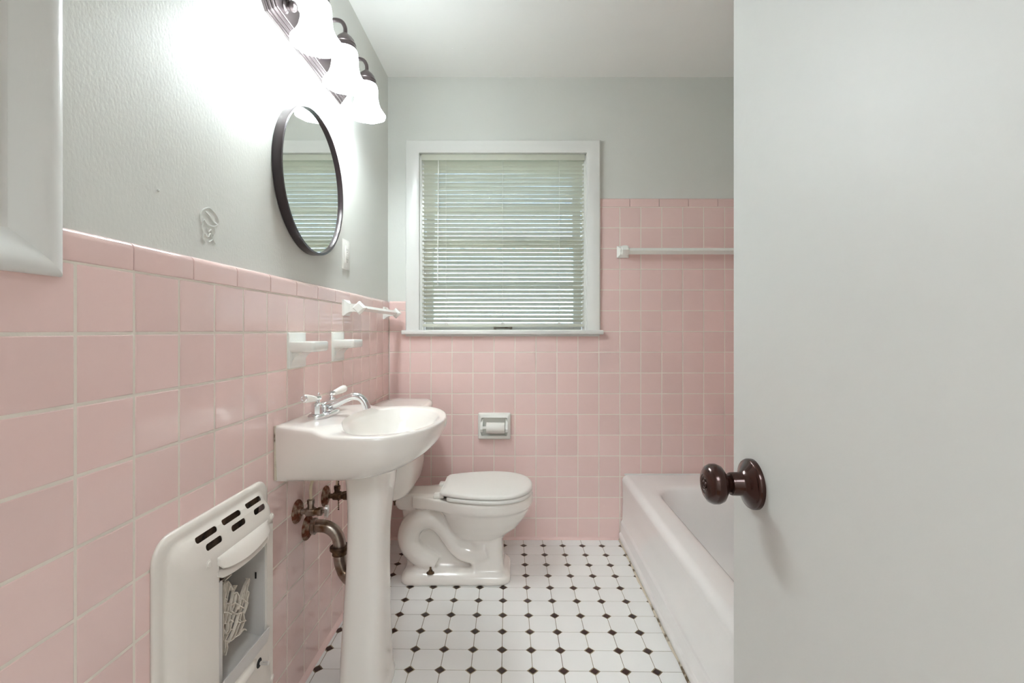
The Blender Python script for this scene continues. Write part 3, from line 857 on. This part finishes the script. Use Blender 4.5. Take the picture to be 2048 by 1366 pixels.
# trapway swelling on both sides
for s in (-1, 1):
    pth = [(-.13, .13), (-.19, .115), (-.245, .130), (-.285, .175), (-.32, .225), (-.365, .262), (-.42, .262), (-.465, .225), (-.475, .165), (-.445, .115), (-.40, .085), (-.36, .06)]
    tube(bm, spline([(a, TY+s*.048, b) for a, b in pth], 4), [.05, .048, .045, .043, .044, .047, .050, .050, .048, .046, .044, .04], 16)
loft(bm, [col(-.53, -.33, .055, .30, .03), col(-.55, -.33, .062, .34, .03), col(-.55, -.33, .062, .372, .03)])
bowl = obj('bowl', bm, M_porc, toilet, smooth=True)
md = bowl.modifiers.new('r', 'REMESH'); md.mode = 'VOXEL'; md.voxel_size = .0052; md.use_smooth_shade = True
md = bowl.modifiers.new('s', 'SMOOTH'); md.factor = .5; md.iterations = 7
bake(bowl)
def outline_lid(ins=0, x_back=-.325):
    hp = [(x_back, .0), (x_back, .06), (x_back, .118), (-.29, .140), (-.25, .156), (-.17, .176), (-.10, .180), (-.03, .166), (.02, .134), (.05, .092), (.064, .05), (.069, 0)]
    pts = [V(a, b, 0) for a, b in hp] + [V(a, -b, 0) for a, b in hp[-2:0:-1]]
    pts = spline(pts + [pts[0]], 5)[:-1]
    c_ = V(-.12, 0, 0); out = []
    for p_ in pts:
        w = p_-c_; out.append(c_ + w*(1-ins/max(w.length, .01)))
    return out
def lift(pts, z): return [V(p_.x, TY+p_.y, z + 0*p_.x) for p_ in pts]
bm = B()
loft(bm, [lift(outline_lid(.006, -.30), .367), lift(outline_lid(.002, -.30), .3685), lift(outline_lid(.0, -.30), .372), lift(outline_lid(.0, -.30), .380), lift(outline_lid(.004, -.30), .3845)])
obj('seat', bm, M_plastic, toilet, sharp=50)
bm = B()
loft(bm, [lift(outline_lid(.006), .3875), lift(outline_lid(.001), .389), lift(outline_lid(0), .393), lift(outline_lid(.001), .399), lift(outline_lid(.006), .4035), lift(outline_lid(.02), .4055), lift(outline_lid(.07), .4075)])
box(bm, -.331, -.312, TY-.115, TY+.115, .371, .3995, .005, 3)
obj('seat_lid', bm, M_plastic, toilet, sharp=50)
for s in (-1, 1):
    bm = B(); box(bm, -.362, -.322, TY+s*.075-.022, TY+s*.075+.022, .364, .381, .006, 3); obj('hinge', bm, M_plastic, toilet)
# tank
bm = B()
def tk(xb, xf, hw, z, n=64):
    out = []
    for i in range(n):
        t = 2*PI*i/n; ct, st = math.cos(t), math.sin(t)
        ex = 2/4.5 if ct < 0 else 2/3.0
        xm = (xb+xf)/2
        out.append(V(xm + (xf-xm)*math.copysign(abs(ct)**ex, ct), TY + hw*math.copysign(abs(st)**(2/4.), st), z))
    return out
loft(bm, [tk(-.60, -.485, .150, .380), tk(-.625, -.472, .180, .384), tk(-.640, -.458, .196, .396), tk(-.645, -.447, .204, .42), tk(-.648, -.437, .211, .48), tk(-.65, -.428, .222, .60), tk(-.65, -.424, .228, .722)])
obj('tank', bm, M_porc, toilet, sharp=60)
bm = B()
loft(bm, [tk(-.652, -.412, .236, .718), tk(-.655, -.403, .243, .722), tk(-.656, -.400, .245, .730), tk(-.656, -.400, .245, .742), tk(-.654, -.405, .241, .7495), tk(-.645, -.418, .230, .753), tk(-.6, -.47, .17, .7545)])
obj('tank_lid', bm, M_porc, toilet, sharp=60)
bm = B(); lathe(bm, [(.004, -.028), (.004, 0)], (-.512, TY-.15, .386), (0, 0, 1), 8); lathe(bm, [(.007, -.012), (.007, -.003)], (-.512, TY-.15, .386), (0, 0, 1), 6)
obj('tank_bolt', bm, M_dpipe, toilet)
bm = B(); lathe(bm, [(.018, 0), (.017, .004), (.009, .007), (.008, .012), (.0045, .013), (.0045, .024), (.001, .026)], (-.372, TY-.094, .046), (0, 0, 1), 10)
obj('floor_bolt', bm, M_dpipe, toilet)
bm = B(); tube(bm, [(-.424, TY+.15, .665), (-.412, TY+.15, .665)], .009, 12); tube(bm, spline([(-.410, TY+.152, .665), (-.408, TY+.12, .664), (-.406, TY+.075, .658)], 4), [.005, .005, .007], 10)
obj('flush_lever', bm, M_chrome, toilet)

# ------------------------------------------------------------------ bathtub
tub = thing('bathtub', (.93, 1.7, 0), 'white enamel bathtub along the right wall, partly hidden by the open door', 'bathtub')
bm = B()
tx0, tx1, ty0, ty1, tz = .5505, XR-.004, .94, YB-.003, .337
NT = 96; cT = V((.655+1.24)/2, (1.06+2.262)/2, 0)
inn = [V(a, b, 0) for a, b in rrect(.655, 1.235, 1.06, 2.265, .13, 20)]
ta = [2*PI*i/NT for i in range(NT)]
corner = [V(a, b, 0) for a, b in ((tx1, ty1), (tx0+.03, ty1), (tx0+.03, ty0), (tx1, ty0))]
for c_ in corner: ta.append(math.atan2(c_.y-cT.y, c_.x-cT.x) % (2*PI))
ta = sorted(set(ta))
outr = resample(corner, cT, ta); inr = resample(inn, cT, ta)
def tr(f, z): return [V(p_.x, p_.y, z) for p_ in [a.lerp(b, f) for a, b in zip(outr, inr)]]
def ti(f, z): return [V(cT.x+(p_.x-cT.x)*f, cT.y+(p_.y-cT.y)*f, z) for p_ in inr]
loft(bm, [tr(0, tz), tr(.5, tz+.001), tr(.8, tz), tr(.92, tz-.002), tr(1, tz-.006), ti(.985, tz-.014), ti(.965, tz-.035), ti(.93, tz-.12), ti(.89, tz-.21), ti(.84, tz-.265), ti(.74, tz-.287), ti(.5, tz-.292)], False, True)
# apron profile
ap = [(.534, 0), (.532, .006), (.532, .030), (.5335, .034), (.5385, .038), (.540, .043), (.5405, .088), (.542, .094), (.5465, .099), (.549, .105), (.552, .2), (.551, .285), (.5485, .305)]
for k in range(1, 9):
    t = PI/2*k/8; ap.append((.5485 + .032*(1-math.cos(t)), .305 + .032*math.sin(t)))
loft(bm, [[V(x, y, z) for x, z in ap] for y in (ty0, ty1)], False, False, closed=False)
# foot end
loft(bm, [[V(tx0+.0, ty0, 0), V(tx1, ty0, 0)], [V(tx0+.0, ty0, tz), V(tx1, ty0, tz)]], False, False, closed=False)
bmesh.ops.remove_doubles(bm, verts=bm.verts, dist=.0008)
obj('tub_shell', bm, M_enamel, tub, sharp=50)
bm = B()
rb = random.Random(2)
pts = [V(.531+rb.uniform(-.0025, .0015), ty0 + (ty1-ty0)*k/40, .001) for k in range(41)]
tube(bm, pts, [.0045 + rb.uniform(-.0015, .002) for _ in pts], 8)
obj('floor_caulk', bm, M_caulk, tub)
bm = B(); tube(bm, [V(.56+k*.0375, ty1+.001, tz+.001) for k in range(20)], .004, 8)
obj('wall_caulk', bm, M_trim, tub)

# ------------------------------------------------------------------ wall heater
hy0, hy1, hz0, hz1 = .857, 1.250, .055, .700
heat = thing('wall_heater', (XL, 1.05, hz0), 'old white enamelled gas wall heater with broken ceramic grille, set in pink tiles', 'heater')
oy0, oy1, oz0, oz1 = 1.004, 1.196, .300, .600          # opening
bm = B()
def hr(ins, x, top=0., far=0.): return [V(XL+x, a, b) for a, b in rrect(hy0+ins, hy1-ins-far, hz0+ins, hz1-ins-top, max(.045-ins*.35, .02), 7)]
hop = rrect(oy0, oy1, oz0, oz1, .008, 7)
rings = [hr(0, 0), hr(0, .004), hr(.003, .0075), hr(.012, .009), hr(.019, .0085), hr(.024, .0095), hr(.027, .013, .002), hr(.030, .018, .006), hr(.036, .0235, .014, -.014), hr(.044, .028, .024, -.020), hr(.050, .031, .031, -.026), hr(.054, .0325, .034, -.030)]
rings.append([V(XL+.033, a, b) for a, b in hop])
rings.append([V(XL+.030, a, b) for a, b in hop])
rings.append([V(XL-.03, a, b) for a, b in hop])
loft(bm, rings, False, False)
cover = obj('cover', bm, M_heater, heat, sharp=60)
# louvre slots cut through the sloping top
cut = B()
slope_n = V(.86, 0, .5).normalized()
def cutter(y0, y1, px_, py_):
    yc = (y0+y1)/2; X = (px_-1034)/942*yc; Z = 1.0885-(py_-661)/942*yc
    d = V(.8, 0, .6).normalized(); t_ = V(-.6, 0, .8)
    pr = rrect(y0, y1, -.0065, .0065, .006, 4)
    loft(cut, [[V(X, a, Z) + t_*b + d*h for a, b in pr] for h in (-.022, .03)])
    return X, Z
slots = [(.951, 1.019, 411.7, 1070), (1.038, 1.107, 463, 1034.5), (1.130, 1.197, 507.5, 1003.5), (.972, 1.025, 427, 1087), (1.060, 1.114, 477, 1049.5), (1.151, 1.201, 519.5, 1018)]
for s_ in slots: cutter(*s_)
cutter_o = obj('slot_cutter', cut, M_black, smooth=False)
md = cover.modifiers.new('solid', 'SOLIDIFY'); md.thickness = .0015; md.offset = -1
md = cover.modifiers.new('cut', 'BOOLEAN'); md.object = cutter_o; md.operation = 'DIFFERENCE'; md.solver = 'EXACT'
dg = bpy.context.evaluated_depsgraph_get(); dg.update()
me = bpy.data.meshes.new_from_object(cover.evaluated_get(dg)); cover.modifiers.clear(); cover.data = me
bpy.data.objects.remove(cutter_o)
bm = B(); box(bm, XL+.0005, XL+.0015, .935, 1.215, .600, .688); obj('air_box', bm, M_soot, heat, smooth=False)
# recess
bm = B()
rx = XL-.075
box(bm, rx-.004, rx, oy0-.004, oy1+.004, oz0-.1, oz1+.004)
obj('firebox_back', bm, M_soot, heat, smooth=False)
bm = B(); box(bm, rx, XL+.028, oy1-.0025, oy1, oz0, oz1-.002)
sp = obj('side_panel', bm, M_heatin, heat, smooth=False)
for zz in (.468, .537):
    bm = B(); box(bm, XL+.004, XL+.008, oy1-.0032, oy1-.002, zz-.008, zz+.008); obj('tab_slot', bm, M_black, sp, smooth=False)
bm = B(); box(bm, rx, XL+.0285, oy0+.0095, oy0+.011, oz0+.005, oz1-.05); box(bm, XL+.0275, XL+.0295, oy0+.0045, oy0+.0175, oz0+.01, .548, .0006)
obj('near_panel', bm, M_heatin, heat, smooth=False)
# hearth ledge with upturned lip
bm = B()
led = [(rx, .336), (XL+.012, .318), (XL+.024, .313), (XL+.032, .319), (XL+.0395, .3385), (XL+.0415, .338), (XL+.0395, .318), (XL+.036, .300), (XL+.0335, .299), (XL+.032, .306), (rx, .329)]
loft(bm, [[V(x, y, z) for x, z in led] for y in (oy0+.004, oy1-.003)])
obj('hearth_ledge', bm, M_heatin, heat, sharp=25)
# visor of two bowed lips
for nm, zt_, reach, drop, th in (('visor', .606, .050, .036, .0035), ('lower_visor', .576, .045, .022, .003)):
    bm = B()
    rings = []
    for k in range(25):
        t = k/24; y = oy0-.006 + (oy1-oy0+.010)*t
        bow = max(0, math.sin(PI*t))**.35
        d = .0335 + (reach-.0335)*bow
        dr = drop*(.35+.65*bow)
        up = [(XL+.026, zt_+.002), (XL+.034, zt_), (XL+.034+(d-.034)*.55, zt_-dr*.35), (XL+d, zt_-dr*.8), (XL+d+.0015, zt_-dr)]
        lo_ = [(XL+d-.001, zt_-dr-.002), (XL+d-.003, zt_-dr*.8-th*.3), (XL+.034+(d-.034)*.4, zt_-dr*.38-th), (XL+.026, zt_-th)]
        rings.append([V(a_, y, b_) for a_, b_ in up+lo_])
    loft(bm, rings)
    obj(nm, bm, M_heater, heat, sharp=60)
# broken ceramic radiants: leaning lattices of thin-walled cells
def strip(bm, pts, x, w=.0022, dep=.014):
    pts = [Vector((a, b)) for a, b in pts]
    for a, b in zip(pts, pts[1:]):
        d = (b-a); 
        if d.length < 1e-6: continue
        d.normalize(); nrm = Vector((-d.y, d.x))*w/2; a2 = a-d*w*.4; b2 = b+d*w*.4
        loft(bm, [[V(x+h, *(a2+nrm)), V(x+h, *(b2+nrm)), V(x+h, *(b2-nrm)), V(x+h, *(a2-nrm))] for h in (0, dep)])
LAT = [[(228,420),(240,500),(230,620),(226,700)], [(245,410),(240,500),(232,600)], [(268,400),(262,470),(245,560),(235,650)], [(300,435),(280,510),(262,600),(250,690)], [(305,595),(290,640),(275,700)],
 [(228,420),(240,405),(255,412),(268,395),(285,412),(300,435)], [(230,330),(310,310)], [(240,385),(300,330)], [(300,435),(325,480),(345,440),(360,435)],
 [(325,510),(355,500),(375,540),(385,590),(380,630)], [(360,435),(335,490),(325,560),(310,620),(300,680)], [(350,520),(340,600)],
 [(470,370),(440,430),(410,510),(395,560)], [(480,380),(465,450),(450,520),(432,572)], [(465,490),(475,505),(462,560),(455,600)], [(440,430),(430,500),(415,560)], [(470,370),(480,380)],
 [(400,560),(425,570),(460,600)], [(395,560),(385,620),(370,660)], [(425,570),(410,640),(395,700)], [(460,600),(445,650),(425,700)],
 [(310,620),(340,600),(380,625),(420,650)], [(300,680),(330,700),(360,710),(400,690),(425,700)], [(340,600),(330,650),(310,690)], [(380,625),(365,670),(345,705)],
 [(230,690),(265,690),(300,710)], [(265,690),(255,740),(240,790)], [(300,710),(290,760),(275,800)], [(240,790),(265,800),(290,790)], [(262,600),(285,610),(305,595)], [(245,560),(262,570)],
 [(345,705),(320,780),(300,850),(280,900),(250,960)], [(375,700),(355,780),(330,860),(300,930),(270,980)], [(400,690),(385,790),(360,870),(330,930)], [(425,700),(440,770),(410,850),(380,900)], [(440,770),(400,780),(375,760)],
 [(228,800),(235,850),(250,890),(275,900),(300,860)], [(235,960),(260,970),(300,960),(330,930),(380,900),(410,860)], [(240,970),(240,1040),(232,1070)], [(260,970),(270,1030),(250,1100)], [(410,860),(430,850),(445,862)],
 [(290,760),(320,780)], [(275,800),(268,860),(250,890)], [(355,780),(385,790)], [(330,860),(360,870)], [(300,850),(330,860)], [(228,420),(226,700),(228,960)]]
def lat_pt(q, X):
    px_, py_ = 400+q[0]/4.775, 1080+q[1]/4.775; y = X*942/(1034-px_)
    return (y, 1.0885-(py_-661)/942*y)
bm = B(); rr = random.Random(6)
for pl_ in LAT:
    strip(bm, [lat_pt(q, .652) for q in pl_], XL+.009+rr.uniform(-.003, .002), .0022, .007)
obj('ceramic_grille', bm, M_radiant, heat, smooth=False)
# what is left of the ceramic behind it: a ribbed shell, broken at the top
bm = B()
for k in range(7):
    y = 1.085 + k*.0125; tp_ = (.52, .548, .556, .540, .505, .47, .43)[k]
    tube(bm, [(rx+.012, y, .300), (rx+.020, y+.001, .40), (rx+.018, y+.002, tp_)], .0066, 8)
obj('ceramic_back', bm, M_shell, heat)
# valve stem and its pressed cover
bm = B()
lathe(bm, [(.012, 0), (.011, .001)], (XL+.0325, 1.160, .2696), (1, 0, 0), 16); obj('stem_hole', bm, M_black, heat)
bm = B(); tube(bm, [(XL+.030, 1.160, .2696), (XL+.056, 1.160, .2696)], .0048, 12); obj('valve_stem', bm, M_chrome, heat)
bm = B(); tube(bm, spline([(XL+.028, 1.00, .283), (XL+.031, 1.03, .284), (XL+.031, 1.08, .285), (XL+.031, 1.12, .285), (XL+.028, 1.150, .286)], 5), [.004, .014, .016, .014, .004], 14)
obj('pressed_ridge', bm, M_heater, heat)
for y, z in ((.970, .607), (1.221, .607), (.970, .15), (1.221, .19)):
    bm = B(); lathe(bm, [(.0085, 0), (.0085, .0012), (.006, .002), (.0055, .004), (.002, .0052), (.0004, .0053)], (XL+(.0322 if y < 1.1 else .0315), y, z), (1, 0, 0), 16)
    obj('screw', bm, M_heater, heat)

# ------------------------------------------------------------------ lights, world, camera
w = bpy.data.worlds.new('daylight'); scene.world = w; w.use_nodes = True
bg = w.node_tree.nodes['Background']
sky = w.node_tree.nodes.new('ShaderNodeTexSky'); sky.sky_type = 'HOSEK_WILKIE'; sky.turbidity = 7.5; sky.sun_direction = (.3, -.7, .6)
w.node_tree.links.new(sky.outputs[0], bg.inputs['Color']); bg.inputs['Strength'].default_value = 5.6

def area(name, loc, rot, size, energy, col=(1, 1, 1), sy=None):
    ld = bpy.data.lights.new(name, 'AREA'); ld.energy = energy; ld.color = col; ld.size = size
    if sy: ld.shape = 'RECTANGLE'; ld.size_y = sy
    lo = bpy.data.objects.new(name, ld); COL.objects.link(lo); lo.location = loc; lo.rotation_euler = rot
    return lo
area('hall_fill', (-.1, -.95, 2.39), (R(0), 0, 0), .9, 12, (.86, .94, 1), .9)  # added fill, no fixture: stands in for daylight and room light through the doorway

cam = bpy.data.cameras.new('camera'); co = bpy.data.objects.new('camera', cam); COL.objects.link(co)
co.location = (0, 0, 1.0885); co.rotation_euler = (R(90), 0, 0)
cam.sensor_width = 36; cam.lens = 942/2048*36
cam.shift_x = -10/2048; cam.shift_y = -22/2048; cam.clip_start = .02
scene.camera = co
scene.view_settings.view_transform = 'Standard'; scene.view_settings.look = 'None'
scene.view_settings.gamma = 1; scene.view_settings.exposure = 1.78; scene.view_settings.use_curve_mapping = False
scene.cycles.use_denoising = True
scene.cycles.max_bounces = 10; scene.cycles.diffuse_bounces = 6; scene.cycles.transparent_max_bounces = 12
scene.cycles.sample_clamp_indirect = 6
